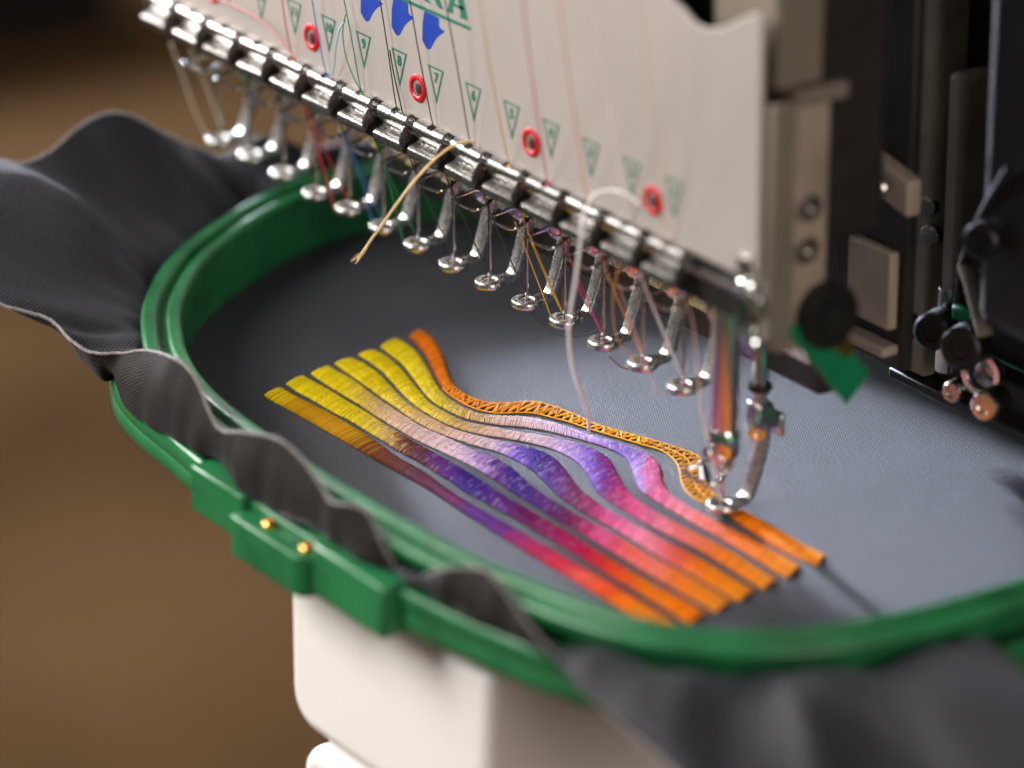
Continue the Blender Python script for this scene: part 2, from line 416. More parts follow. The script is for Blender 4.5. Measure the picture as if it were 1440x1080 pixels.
curl(718, 842, 13.6, 3, 0)
curl(744, 882, 15, 3, 0)
curl(770, 918, 18, 4, 0)
curl(802, 950, 22, 6, 0)
curl(845, 988, 28, 9, 0)
curl(892, 1030, 36, 12, 1)
curl(950, 1085, 46, 14, 0)
curl(1020, 1150, 56, 15, -3)
curl(1090, 1190, 60, 18, 0)
curl(1180, 1210, 64, 21, 2)
curl(1250, 1205, 66, 20, -2)
curl(1330, 1190, 68, 21, -1)
curl(1420, 1160, 74, 25, 2)
curl(1520, 1110, 80, 26, 2)
curl(1620, 1050, 80, 25, 0)
R_ = np.array(rows)                                     # (stations, 5, 3)
A_ = np.stack([catmull(R_[:, j], 14) for j in range(5)], 1)
G = np.stack([catmull(A_[i], 9) for i in range(len(A_))], 0)
# small ripples in the loose cloth
dl = np.linalg.norm(np.diff(G, axis=1), axis=2); vv = np.concatenate([np.zeros((len(G), 1)), np.cumsum(dl, 1)], 1)
uu = np.concatenate([[0], np.cumsum(np.linalg.norm(np.diff(A_[:, 2], axis=0), axis=1))])
nrm_ = np.cross(np.gradient(G, axis=0), np.gradient(G, axis=1)); nrm_ /= np.linalg.norm(nrm_, axis=2)[:, :, None] + 1e-9
W_ = np.zeros(G.shape[:2])
for lam, amp in ((9, .08), (14, .15), (23, .28), (37, .42), (59, .6)):
    ph = rng.uniform(0, 6.28); sk = rng.normal(0, 0.25)
    W_ += amp * np.sin(2 * math.pi * (uu[:, None] + sk * vv) / lam + ph + 0.8 * np.sin(uu[:, None] / 37 + ph))
W_ *= np.clip(vv / 6, 0, 1) * (0.55 + 0.9 * np.exp(-((vv - 10) / 14) ** 2))
G = G + nrm_ * W_[:, :, None]
UVG = np.stack([np.repeat(uu[:, None], G.shape[1], 1), vv], -1)
grid_mesh('loose_edge', G, 'cloth', cloth, CB, UVG, solid=0.55, label='loose rippled charcoal cloth hanging outside the hoop')
E_ = G[:, -1] + rng.normal(0, 0.05, G[:, -1].shape)
mb = MB(); mb.tube(E_, 0.42 + 0.1 * rng.random(len(E_)), 6)
for i in range(0, len(E_) - 1, 1):                      # frayed fibres along the raw edge
    for _ in range(5):
        p = E_[i] + (E_[i + 1] - E_[i]) * rng.random(); dr = (G[i, -1] - G[i, -2]); dr = dr / (np.linalg.norm(dr) + 1e-6)
        q = p + dr * rng.uniform(0.2, 1.0) + rng.normal(0, 0.35, 3); mb.tube([p, (p + q) / 2 + rng.normal(0, 0.1, 3), q], [0.06, 0.05, 0.02], 3)
mb.build('raw_edge', 'edge', cloth, CB, angle=180)

# ------------------------------------------------------------------ embroidery
EDGES = {   # lower and upper outline of each stripe, pixels of the photograph on the cloth plane
1: ([(371,557),(383,565),(413,581),(443,598),(467,612),(493,627),(530,649),(560,666),(593,684),(627,705),(660,727),(693,748),(727,769),(760,789),(782,802),(823,827),(865,852),(898,873),(925,890)],
    [(395,545),(415,557),(440,569),(467,583),(493,598),(518,614),(537,627),(560,643),(585,657),(602,668),(643,697),(677,717),(710,736),(743,755),(777,774),(807,791),(840,809),(873,829),(907,850),(940,870),(957,881)]),
2: ([(402.5,541),(415,550),(440,564),(467,580),(493,593),(520,610),(542,623),(560,635),(585,648),(610,663),(637,680),(653,692),(693,713),(727,732),(760,751),(790,768),(840,799),(890,829),(923,849),(967,878)],
    [(427,529),(440,536),(467,551),(493,567),(520,583),(543,598),(573,616),(593,627),(627,646),(653,661),(683,680),(710,698),(733,711),(757,725),(790,744),(840,775),(890,805),(940,833),(963,844),(995,865)]),
3: ([(437.5,527),(453,538),(477,553),(502,568),(527,585),(552,600),(577,615),(593,623),(623,637),(653,651),(677,664),(700,679),(725,696),(755,714),(783,731),(815,749),(865,779),(915,810),(955,833),(980,847),(1005,862)],
    [(462.5,515),(480,525),(502,538),(527,557),(552,574),(577,590),(593,600),(627,615),(660,630),(693,643),(718,657),(737,674),(752,687),(767,697),(793,713),(820,729),(857,748),(907,777),(945,798),(980,817),(1030,847)]),
4: ([(470,512.5),(485,523),(505,537),(527,553),(552,571),(582,592),(610,607),(640,618),(668,627),(702,637),(727,649),(747,661),(757,670),(772,685),(790,702),(813,717),(842,733),(873,750),(923,781),(980,813),(1013,833),(1037,847)],
    [(496,504),(515,513),(533,526),(548,542),(563,558),(580,572),(607,588),(635,602),(660,610),(693,618),(727,626),(757,633),(777,643),(790,655),(802,670),(815,687),(833,702),(858,719),(907,745),(950,768),(980,783),(1030,813),(1063,832)]),
5: ([(503,500),(523,512.5),(540,526),(557,545),(577,566),(597,580),(623,595),(652,606),(685,613),(718,618),(752,625),(777,632.5),(803,645),(818,658),(828,673),(838,690),(855,705),(880,720),(923,745),(980,773),(1030,803),(1072,830)],
    [(527,492.5),(545,502),(563,518),(573,530),(588,548),(605,567),(627,580),(652,592.5),(677,598),(710,604),(752,611),(800,620),(825,628),(842,635),(858,648),(868,667),(877,683),(893,700),(920,718),(950,735),(980,750),(1030,777),(1063,797),(1095,817)]),
6: ([(535,489),(552,502),(567,515),(578,529),(590,545),(605,562.5),(627,577),(652,588),(677,594),(702,598),(735,601),(768,606),(800,614),(833,623),(858,632),(877,643),(887,657),(892,673),(900,690),(917,702),(940,716),(972,735),(1013,758),(1055,783),(1105,814)],
    [(558,476),(573,485),(587,497),(601,518),(610,535),(622,552),(638,565),(657,576),(677,582),(710,585),(737,586),(768,592),(800,601),(833,613),(867,622),(897,632),(918,643),(928,658),(931,675),(940,692),(963,709),(997,728),(1047,753),(1097,780),(1128,798)]),
7: ([(1026,728),(1032,732),(1063,753),(1097,775),(1147,797)], [(1047,718),(1053,722),(1097,747),(1138,770),(1163,782)]),
}
YE, GO, BR, MA, TA, BP, PP, LI, VI, IN, PU, PL, MG, CR, HP, PK, SA, CO, RO, OR, YO = [lin(c) for c in (
 (222,200,22),(196,146,18),(122,64,18),(92,34,42),(206,172,96),(212,178,160),(226,200,212),(190,158,216),(134,96,204),(52,26,140),(96,30,136),(108,16,84),(172,28,104),(204,26,68),(226,84,150),(240,142,168),(242,128,108),(236,98,80),(240,88,26),(246,134,14),(250,160,36))]
KEYS = {
1: [(380,YE),(420,GO),(490,GO),(525,BR),(575,MA),(640,PL),(665,PU),(700,PU),(735,MG),(790,CR),(825,CO),(855,RO),(885,OR),(950,YO)],
2: [(410,YE),(510,YE),(545,TA),(565,BR),(590,MA),(625,PU),(665,IN),(705,PU),(745,PL),(790,MG),(830,CR),(870,RO),(910,OR),(990,OR)],
3: [(445,YE),(490,YE),(525,TA),(570,BP),(640,PP),(675,LI),(700,PU),(725,IN),(765,PU),(795,PL),(820,MG),(850,HP),(880,CO),(920,SA),(955,OR),(1020,YO)],
4: [(480,YE),(540,YE),(585,TA),(635,BP),(690,PP),(725,VI),(755,IN),(785,PU),(805,PL),(835,MG),(865,HP),(910,PK),(950,CO),(985,OR),(1060,YO)],
5: [(510,YE),(600,YE),(640,TA),(690,BP),(750,PP),(800,LI),(830,VI),(850,PU),(865,MG),(890,HP),(930,PK),(970,SA),(1010,OR),(1090,YO)],
6: [(540,YE),(615,YE),(655,TA),(700,BP),(760,PP),(820,LI),(880,VI),(905,LI),(915,HP),(950,PK),(1000,SA),(1050,OR),(1120,YO)],
7: [(1020,OR),(1070,OR),(1150,YO)],
}
def ribbon(k, n):
    lo, up = EDGES[k]
    L0 = resample(catmull([at(x, y, z=0.0)[:2] for x, y in lo], 6), n); U0 = resample(catmull([at(x, y, z=0.0)[:2] for x, y in up], 6), n)
    return L0, U0
def to_px(p):
    v = np.array([p[0], p[1], 0]) - CP; return 720 + FPX * (v @ RV) / (v @ DV)
def stitch_mesh(segs, name, label):
    """segs: list of (p, q, half width, lift at p, lift at q, crown, colour) -> one mesh of little domed threads"""
    V = []; F = []; Cc = []
    for (p, q, hw, zp, zq, crown, c) in segs:
        d = q - p; L = np.linalg.norm(d) + 1e-9; s = np.array([-d[1], d[0]]) / L
        o = len(V); NS = 5
        for i in range(NS):
            t = i / (NS - 1); e = p + d * t
            zc = zp + (zq - zp) * t + crown * (1 - (2 * t - 1) ** 4)
            wd = hw * (0.55 + 0.45 * (1 - (2 * t - 1) ** 6))
            V += [(e[0] - s[0] * wd, e[1] - s[1] * wd, zc - 0.20), (e[0] - s[0] * wd * .5, e[1] - s[1] * wd * .5, zc + 0.05), (e[0] + s[0] * wd * .5, e[1] + s[1] * wd * .5, zc + 0.05), (e[0] + s[0] * wd, e[1] + s[1] * wd, zc - 0.20)]
            Cc += [c] * 4
        for i in range(NS - 1):
            for j in range(3): F.append((o + i * 4 + j, o + i * 4 + j + 1, o + (i + 1) * 4 + j + 1, o + (i + 1) * 4 + j))
    V = (np.array(V) - np.array(CB)) * MM
    me = bpy.data.meshes.new(name); me.from_pydata([tuple(v) for v in V], [], F); me.shade_smooth()
    at_ = me.attributes.new('dye', 'FLOAT_COLOR', 'POINT')
    at_.data.foreach_set('color', np.concatenate([np.array(Cc), np.ones((len(Cc), 1))], 1).astype(np.float32).ravel())
    me.materials.append(MT['stitch'])
    ob = bpy.data.objects.new(name, me); col.objects.link(ob); place(ob, CB, cloth); ob['label'] = label
    return ob
def key_col(k, px):
    ks = KEYS[k]; xs = [a for a, _ in ks]
    return np.array([np.interp(px, xs, [c[i] for _, c in ks]) for i in range(3)])
SL = {1: 'front stripe of satin stitch, yellow to brown, plum and orange', 2: 'second stripe from the front, yellow to indigo to orange', 3: 'third stripe from the front, yellow through pale pink to purple and orange',
      4: 'fourth stripe from the front, with an indigo bulge', 5: 'fifth stripe from the front, with a violet and pink bulge', 6: 'sixth stripe, lavender and pink beside the orange outline', 7: 'short finished orange end of the stripe being sewn'}
for k in range(1, 8):
    n0 = 700; L0, U0 = ribbon(k, n0)
    length = np.linalg.norm(np.diff((L0 + U0) / 2, axis=0), axis=1).sum()
    ns = int(length / 0.50); segs = []
    slant = 1.1 if k > 1 else 0.6
    for i in range(ns):
        u = i / (ns - 1) * (n0 - 1)
        ua = min(n0 - 1, max(0, u + rng.normal(0, 0.3))); ub = min(n0 - 1, max(0, u - slant / length * n0))
        p = np.array([np.interp(ua, range(n0), L0[:, a]) for a in (0, 1)]); q = np.array([np.interp(ub, range(n0), U0[:, a]) for a in (0, 1)])
        wd = np.linalg.norm(q - p); d = (q - p) / wd
        p = p - d * rng.uniform(-0.2, 0.1); q = q + d * rng.uniform(-0.2, 0.08); row = rng.uniform(0.80, 1.12)
        npart = 1 if k in (1, 7) else max(1, int(round(wd / rng.uniform(2.0, 3.2))))
        cuts = sorted([0] + list((np.arange(1, npart) + rng.uniform(-0.35, 0.35, npart - 1)) / npart) + [1])
        for a, b in zip(cuts[:-1], cuts[1:]):
            prof = lambda t: 0.15 + 0.40 * (1 - abs(2 * t - 1) ** 3) + rng.uniform(-0.05, 0.05)
            pp, qq = p + (q - p) * a, p + (q - p) * b
            px = to_px((pp + qq) / 2) + rng.normal(0, 8)
            c = key_col(k, px) * row * rng.uniform(0.88, 1.12)
            if 2 <= k <= 6 and 590 < px < 930 and rng.random() < 0.08: c = c * 0.7 + 0.3 * np.array(PP) * rng.uniform(0.8, 1.1)
            segs.append((pp, qq, 0.26 * rng.uniform(0.8, 1.15), prof(a), prof(b), 0.10 + 0.22 * (npart == 1), np.clip(c, 0, 1)))
    stitch_mesh(segs, 'embroidered_stripe', SL[k])
# the stripe being sewn: open zigzag underlay in orange thread
lo7 = [(575,475),(588,488),(600,504),(610,525),(623,547),(642,562),(660,572),(677,578),(702,582),(727,581),(752,582),(777,588),(800,594),(833,605),(867,615),(900,625),(925,632),(940,640),(951,651),(956,663),(959,680),(968,694),(982,704),(1000,713)]
up7 = [(590,465),(604,473),(614,487),(622,501),(628,522),(638,543),(657,557),(677,565),(702,568),(727,567),(745,565),(768,569),(800,580),(823,591),(850,601),(890,612),(932,624),(963,634),(981,642),(988,654),(990,671),(998,689),(1010,702),(1018,708)]
n0 = 600
L7 = resample(catmull([at(*p, z=0)[:2] for p in lo7], 6), n0); U7 = resample(catmull([at(*p, z=0)[:2] for p in up7], 6), n0)
def i7(A, u): u = min(max(u, 0), n0 - 1); return np.array([np.interp(u, range(n0), A[:, a]) for a in (0, 1)])
segs = []; OD, OL = np.array(lin((232, 126, 8))), np.array(lin((250, 178, 52)))
def zig(A, B, u0, u1, step, hw, z, c, jit=0.6):
    u = u0; side = 0
    while u < u1:
        a, b = (A, B) if side == 0 else (B, A)
        p = i7(a, u + rng.normal(0, jit)); q = i7(b, u + step + rng.normal(0, jit))
        segs.append((p, q, hw, z, z, 0.18, np.clip(c(u) * rng.uniform(0.8, 1.15), 0, 1))); side ^= 1; u += step
cu = lambda u: OD + (OL - OD) * min(1, max(0, (u - 120) / 200))
MID7 = (L7 + U7) / 2
zig(L7, U7, 0, 190, 2.9, 0.26, 0.34, cu); zig(U7, L7, 0, 190, 3.6, 0.26, 0.50, cu)
zig(L7, U7, 185, 420, 4.4, 0.30, 0.34, cu, 0.4); zig(U7, L7, 187, 420, 11.0, 0.2, 0.50, cu)
zig(L7, MID7 + (U7 - MID7) * 0.15, 415, 599, 5.2, 0.14, 0.3, cu, 0.6); zig(MID7, U7, 415, 599, 5.6, 0.14, 0.42, cu, 0.6)
for A in (L7, U7):
    for u in np.arange(150, 598, 7.0): segs.append((i7(A, u), i7(A, u + 7.6), 0.16, 0.26, 0.26, 0.1, cu(u)))
for u in np.arange(415, 598, 7.0): segs.append((i7(MID7, u), i7(MID7, u + 7.6), 0.15, 0.3, 0.3, 0.1, cu(u)))
stitch_mesh(segs, 'outline_stitching', 'open orange zigzag outline of the unfinished back stripe')
# bobbin-white stitches beside the foot
segs = []
for i in range(9):
    p = at(981 + i * 0.4, 650 + i * 3.0, z=0.2)[:2]; q = at(988 + i * 0.5, 651.5 + i * 3.0, z=0.2)[:2]
    segs.append((p, q, 0.4, 0.55, 0.55, 0.25, np.array([0.8, 0.8, 0.86])))
stitch_mesh(segs, 'white_stitches', 'small patch of white stitches beside the presser foot')

# ------------------------------------------------------------------ embroidery machine
MO = (0, 60, FLOOR)
mach = thing('embroidery_machine', 'multi needle embroidery machine head with beige panel and white arm under the hoop', 'machine', MO)
PITCH_N = 18.0; PY = -17.8
nx = lambda n: -(n - 1) * PITCH_N

# white lower arm
def rounded(x0, x1, z0, z1, r, corners, seg=6):
    out = []
    for (cx, cz, a0, key) in ((x0 + r, z0 + r, 180, 'bl'), (x1 - r, z0 + r, 270, 'br'), (x1 - r, z1 - r, 0, 'tr'), (x0 + r, z1 - r, 90, 'tl')):
        if key in corners: out += [(cx + r * math.cos(math.radians(a0 + 90 * k / seg)), cz + r * math.sin(math.radians(a0 + 90 * k / seg))) for k in range(seg + 1)]
        else: out.append(((x0 if key[1] == 'l' else x1), (z0 if key[0] == 'b' else z1)))
    return out
mb = MB(); mb.prism(rounded(-59, 34, -57, -7, 11, ('bl', 'tl')), -98, 130)
mb.build('arm_upper_cover', 'white', mach, MO, bevel=4, segs=4, angle=60)
mb = MB(); mb.box(-44, 31, -95, 128, -63, -50); mb.build('arm_core', 'white', mach, MO)
mb = MB(); mb.prism(rounded(-53, 34.6, -240, -60, 9, ('tl',)), -98.6, 130)
mb.build('arm_lower_cover', 'white', mach, MO, bevel=4, segs=4, angle=60)
mb = MB(); mb.box(-40, 30, 20, 128, FLOOR, -235); mb.build('stand_post', 'white', mach, MO, bevel=5)

# front panel with its scooped top
top = [(-262, 190), (2, 190)] + [tuple(at(x, y, Y=PY)[[0, 2]]) for x, y in ((925, -40), (945, 0), (960, 13), (975, 32), (990, 40), (1012, 40), (1037, 30), (1058, 19), (1071, 19))]
poly = [(-262, 79.4), (35.2, 79.4)] + [(max(-262, x), z) for x, z in reversed(top)]
poly = [(-262, 79.4), (35.2, 79.4)] + list(reversed([p for p in top]))
mb = MB(); mb.prism(poly, PY, PY + 1.6)
panel = mb.build('front_panel', 'panel', mach, MO, bevel=0.35)
YF = PY - 0.06
def pan(px, py): p = at(px, py, Y=YF); return (p[0], p[2])
def print_poly(name, poly, mat, origin, label=None):
    mb = MB(); mb.prism(poly, YF - 0.03, YF + 0.05); return mb.build(name, mat, panel, (origin[0], YF, origin[1]), smooth=False, label=label)
def text_mesh(body, size, bold, shear=0.0):
    cu_ = bpy.data.curves.new('digits', 'FONT'); cu_.body = body; cu_.size = size; cu_.align_x = 'CENTER'; cu_.offset = bold; cu_.extrude = 0.03; cu_.resolution_u = 4; cu_.shear = shear
    o = bpy.data.objects.new('digits', cu_); col.objects.link(o); bpy.context.view_layer.update()
    me = bpy.data.meshes.new_from_object(o.evaluated_get(bpy.context.evaluated_depsgraph_get()))
    bpy.data.objects.remove(o); return me
tri_mesh = None
for n in range(1, 16):
    x0 = nx(n)
    out = [(-3.6, 96.6), (4.0, 96.6), (0.45, 86.4)]; inn = [(-2.95, 96.15), (3.3, 96.15), (0.43, 87.9)]
    if tri_mesh is None:
        mb = MB(); V = [(x, 0, z) for x, z in out + inn] ; V = [(x, y, z) for x, y, z in V] + [(x, -0.06, z) for x, _, z in V]
        F = []
        for i in range(3):
            j = (i + 1) % 3; F += [(6 + i, 6 + j, 9 + j, 9 + i), (i, 6 + i, 6 + j, j), (3 + i, 3 + j, 9 + j, 9 + i)]
        mb.add(V, F); tri_mesh = mb.build('triangle_mark', 'print_green', panel, (0, 0, 0), smooth=False); ob = tri_mesh
        place(ob, (x0, YF, 0), panel)
    else: ob = copy_part(tri_mesh, panel, (x0, YF, 0))
    ob['label'] = f'green outlined triangle with the number {n}'
    me = text_mesh(str(n), 3.9 if n < 10 else 3.5, 0.15)
    me.transform(Matrix.Scale(MM, 4)); me.transform(Matrix.Rotation(math.radians(90), 4, 'X')); me.materials.clear(); me.materials.append(MT['print_green'])
    d = bpy.data.objects.new('digit', me); col.objects.link(d); place(d, (x0 + 0.3, YF - 0.02, 92.4), panel); d['label'] = f'green printed number {n}'
# red rings round the holes
for n in (13.5, 10.5, 7.5, 4.5, 1.5):
    x0 = nx(n) + 0.45; c = (x0, YF, 88.4)
    mb = MB(); mb.lathe(c, (0, -1, 0), [(2.35, -0.05), (3.9, -0.05), (3.9, 0.35), (3.5, 0.6), (2.7, 0.6), (2.35, 0.3), (2.35, -0.05)], 32)
    mb.f = mb.f[:-2]; mb.build('red_ring', 'print_red', panel, c)
    mb = MB(); mb.lathe((x0, YF - 0.08, 88.4), (0, -1, 0), [(2.36, 0.0), (2.3, 0.04), (0.05, 0.04)], 28); mb.build('ring_centre', 'hole', panel, c)
    mb = MB(); mb.lathe((x0 + 0.6, YF - 0.14, 88.3), (0, -1, 0), [(1.65, 0.0), (1.6, 0.03), (0.05, 0.03)], 20); mb.build('hole', 'dark', panel, c)
# blue marks and the visible end of the lettering
zc = lambda x, y: (480 + x / 7.2, y / 7.2)
mark = [(838,60),(842,110),(985,180),(988,260),(1003,290),(1046,320),(985,362),(945,408),(905,490),(880,502),(858,482),(820,408),(822,240)]
mark = mark[1:]
for k in (0, 1, 2):
    P = [pan(*zc(x - 312 * k, y - 142 * k)) for x, y in mark]
    print_poly('blue_mark', P, 'print_blue', P[0], label='blue printed nib shaped mark')
U = [pan(*zc(*p)) for p in ((500, -74), (700, 10), (1312, 278), (1300, 308), (690, 42), (490, -44))]
print_poly('underline', U, 'print_green', U[0])
def stroke(name, pts):
    P = [pan(*zc(*p)) for p in pts]; print_poly(name, P, 'print_green', P[0], label='green printed stroke of a letter')
stroke('letter_stroke', [(838, 4), (800, -40), (740, -190), (800, -170), (880, 0), (910, 42)])
stroke('letter_stroke', [(985, 76), (962, 40), (905, -120), (965, -100), (1010, 40), (1034, 100)])
stroke('letter_stroke', [(1072, 118), (1112, -80), (1165, -60), (1126, 70), (1132, 140)])
stroke('letter_stroke', [(1200, 178), (1206, 140), (1170, -60), (1230, -30), (1252, 80), (1280, 210)])
stroke('letter_stroke', [(1130, 60), (1136, 30), (1240, 74), (1246, 106)])

# black rail behind the clips, head body
mb = MB(); mb.box(-268, 33, -15.9, -6, 66, 82); mb.build('clip_rail', 'dark', mach, MO, bevel=0.5)
mb = MB(); mb.box(-262, 33, -5, 24, 84, 190); mb.build('head_casing', 'dark', mach, MO, bevel=2)
mb = MB(); mb.box(-206, 8, 25, 31, 30, 83.5); mb.build('needle_case_back', 'dark', mach, MO, bevel=1)
mb = MB(); mb.tube([(-266, -16.6, 74.6), (30, -16.6, 74.6)], 1.0, 10); mb.build('clip_rod', 'chrome', mach, MO)
mb = MB(); mb.box(-204, 7, 22.2, 24.9, 39, 43); mb.build('guide_strip', 'cast', mach, MO, bevel=0.4)

# thread guide clips: folded steel, profile in (y, z), origin at the thread notch
def clip_mesh():
    prof = [(1.6, -3.2), (1.5, -1.2)] + arcp((-0.7, -1.5), 2.2, 2.0, 10, 175, 10) + [(-2.6, -2.4), (-1.9, -3.6), (-1.0, -4.4), (-0.9, -5.4), (-1.5, -6.0), (-3.0, -6.4), (-3.9, -6.6), (-4.4, -7.1), (-4.5, -7.8), (-4.2, -9.3)]
    T = 0.45
    P = np.array(prof); tg_ = np.gradient(P, axis=0); tg_ /= np.linalg.norm(tg_, axis=1)[:, None]; nn = np.stack([tg_[:, 1], -tg_[:, 0]], -1)
    Q = P + nn * T
    mb = MB()
    xs = [-7.8, -1.35, -1.05, 1.05, 1.35, 6.6]
    n = len(prof)
    def slab(x0, x1, k0, k1):
        idx = list(range(k0, k1 + 1)); loop = [tuple(P[i]) for i in idx] + [tuple(Q[i]) for i in reversed(idx)]
        mb.prism_x(loop, x0, x1)
    slab(-7.2, -1.3, 0, n - 1); slab(1.3, 6.6, 0, n - 1); slab(-1.32, 1.32, 10, n - 1)
    # turned up right hand side
    side = [(-1.0, -3.9), (-2.7, -1.8), (-3.9, -2.2), (-4.9, -4.0), (-5.2, -6.2), (-4.9, -8.4), (-4.2, -8.2), (-3.2, -6.8), (-1.3, -5.8)]
    mb.prism_x([(y, z) for y, z in side], 6.2, 6.9)
    # raised frame line and little rivet
    mb.tube([(-7.1, -4.4, -7.15), (6.6, -4.4, -7.15)], 0.26, 8)
    mb.lathe((-4.6, -1.1, -4.7), (0, -1, 0.2), [(0.95, 0), (0.95, 0.5), (0.6, 0.8), (0.05, 0.85)], 12)
    return mb
cm = clip_mesh(); first = None
for n in range(1, 16):
    o3 = (nx(n) + 0.4, -17.6, 79.2)
    if first is None:
        first = cm.build('thread_clip', 'clip', mach, (0, 0, 0), bevel=0.12, segs=1); place(first, o3, mach); ob = first
    else: ob = copy_part(first, mach, o3)
    ob.rotation_euler = (rng.normal(0, 0.02), rng.normal(0, 0.012), rng.normal(0, 0.018))

# presser feet and needle bars (origin: ring centre, underside of the foot)
def foot_parts(root_parent, origin, src=None):
    if src:
        r = copy_part(src[0], root_parent, origin); kids = [copy_part(s, r, np.array(origin)) for s in src[1:]]
        return [r] + kids
    mb = MB()
    # ring: hollow disc of oval section
    seg = 28; prof = [(1.9, 0.4), (2.1, 0.0), (3.9, 0.0), (4.3, 0.5), (4.3, 1.7), (3.9, 2.25), (2.3, 2.25), (1.9, 1.8)]
    V = []; F = []; K = len(prof)
    for k in range(seg):
        a = 2 * math.pi * k / seg; sy = 1.0
        for (r, z) in prof: V.append((r * math.cos(a) * (1.0), r * math.sin(a) * sy, z))
    for k in range(seg):
        for j in range(K): F.append((k * K + j, k * K + (j + 1) % K, ((k + 1) % seg) * K + (j + 1) % K, ((k + 1) % seg) * K + j))
    mb.add(V, F)
    # tongue and rising arm (flat bar), swept in the y-z plane
    path = [(2.6, 1.1, 2.6, 1.0), (5.0, 1.15, 2.3, 1.05), (6.9, 1.35, 2.0, 1.2), (8.0, 2.0, 1.9, 1.45), (8.8, 3.6, 1.9, 1.5), (10.4, 8.5, 2.1, 1.4), (12.2, 14.5, 2.3, 1.35), (12.9, 18.5, 2.3, 1.3), (13.0, 27.0, 2.2, 1.3)]
    V = []; F = []
    for i, (y, z, hw, ht) in enumerate(path):
        a = np.array(path[min(i + 1, len(path) - 1)][:2]) - np.array(path[max(i - 1, 0)][:2]); a /= np.linalg.norm(a); nn = np.array([-a[1], a[0]])
        for (sx, st) in ((-1, -.6), (-.7, -1), (.7, -1), (1, -.6), (1, .6), (.7, 1), (-.7, 1), (-1, .6)):
            V.append((sx * hw, y + nn[0] * st * ht, z + nn[1] * st * ht))
    for i in range(len(path) - 1):
        for k in range(8): F.append((i * 8 + k, i * 8 + (k + 1) % 8, (i + 1) * 8 + (k + 1) % 8, (i + 1) * 8 + k))
    F += [tuple(range(7, -1, -1)), tuple(range(len(V) - 8, len(V)))]
    mb.add(V, F)
    f = mb.build('presser_foot', 'cast', root_parent, (0, 0, 0), bevel=0.15, segs=1, angle=45); place(f, origin, root_parent)
    parts = [f]
    def sub(name, mb, mat, **kw):
        o = mb.build(name, mat, None, (0, 0, 0), **kw); place(o, origin, f); parts.append(o)
    mb = MB(); mb.tube([(0, 11.6, 20), (0, 11.6, 62)], 2.1, 16); sub('presser_rod', mb, 'chrome')
    mb = MB(); mb.lathe((0, 11.6, 31.2), (0, 0, 1), [(2.1, 0), (3.1, 0.2), (3.4, 1.2), (3.1, 2.2), (2.1, 2.4)], 20); sub('rubber_collar', mb, 'rubber')
    mb = MB(); mb.hexa([(-3.2, 8.6, 21.5), (3.2, 8.6, 21.5), (3.2, 16.5, 20.5), (-3.2, 16.5, 20.5), (-2.6, 9.2, 28.5), (2.6, 9.2, 28.5), (2.6, 14.6, 28.0), (-2.6, 14.6, 28.0)])
    mb.box(-2.9, 2.9, 16.4, 18.4, 17.5, 24.0); sub('clamp', mb, 'chrome', bevel=0.8, segs=3)
    mb = MB(); mb.lathe((1.6, 9.4, 21.2), (0.85, -0.5, -0.1), [(2.6, -2.5), (2.6, 1.6), (2.2, 2.1), (1.2, 2.2), (1.1, 1.4), (0.05, 1.4)], 20); sub('clamp_screw', mb, 'chrome')
    return parts
def needle_parts(root_parent, origin, src=None):
    """origin: needle tip"""
    if src:
        r = copy_part(src[0], root_parent, origin); return [r] + [copy_part(s, r, np.array(origin)) for s in src[1:]]
    mb = MB(); mb.lathe((0, 0, 36), (0, 0, 1), [(3.1, 0), (3.8, 1.0), (3.8, 78), (3.4, 78.6)], 28)
    b = mb.build('needle_bar', 'bar', root_parent, (0, 0, 0)); place(b, origin, root_parent); parts = [b]
    def sub(name, mb, mat, **kw):
        o = mb.build(name, mat, None, (0, 0, 0), **kw); place(o, origin, b); parts.append(o)
    mb = MB(); mb.lathe((0, 0, 0), (0, 0, 1), [(0.08, 0), (0.42, 2.5), (0.5, 4), (0.52, 20), (0.62, 22), (1.0, 24.5), (1.05, 37)], 14); sub('needle', mb, 'needle')
    mb = MB(); mb.lathe((0, 0, 25.5), (0, 0, 1), [(1.2, 0), (1.9, 1.2), (3.2, 3.0), (3.9, 4.4), (4.3, 5.0), (4.3, 11.2), (3.9, 12.0)], 24)
    mb.lathe((0, -2.5, 31.8), (0.1, -1, 0), [(1.7, 0), (1.7, 3.2), (1.35, 3.7), (0.05, 3.8)], 16); sub('needle_clamp', mb, 'chrome')
    mb = MB()
    W = [(-2.8, 1.0, 27.2), (-4.6, -2.0, 26.6), (-5.6, -3.4, 25.8), (-6.6, -6.0, 25.0), (-6.6, -7.4, 24.8), (-5.6, -8.3, 24.7), (-1.0, -8.4, 24.4), (3.4, -8.2, 24.5), (4.6, -7.2, 24.8), (4.8, -5.4, 25.2), (4.2, -2.5, 26.4), (2.8, 1.0, 27.2)]
    mb.tube(catmull(W, 5), 0.55, 8); sub('wire_guide', mb, 'chrome')
    return parts
fp = npn = None
for n in range(15, 0, -1):
    fz = 29.0 if n > 1 else 0.95
    if n != 1:
        dz = rng.normal(0, 0.5)
        fo = (nx(n) + rng.normal(0, 0.12), 0, fz + dz); no = (nx(n), 0, 30.2)
    else: fo = (0, 0, fz); no = (0, 0, -13.0)
    a = foot_parts(mach, fo, fp); b = needle_parts(mach, no, npn)
    fp = fp or a; npn = npn or b
    if n == 1: a[0]['label'] = 'lowered presser foot resting on the embroidery'; b[0]['label'] = 'lowered thick needle bar over the embroidery'

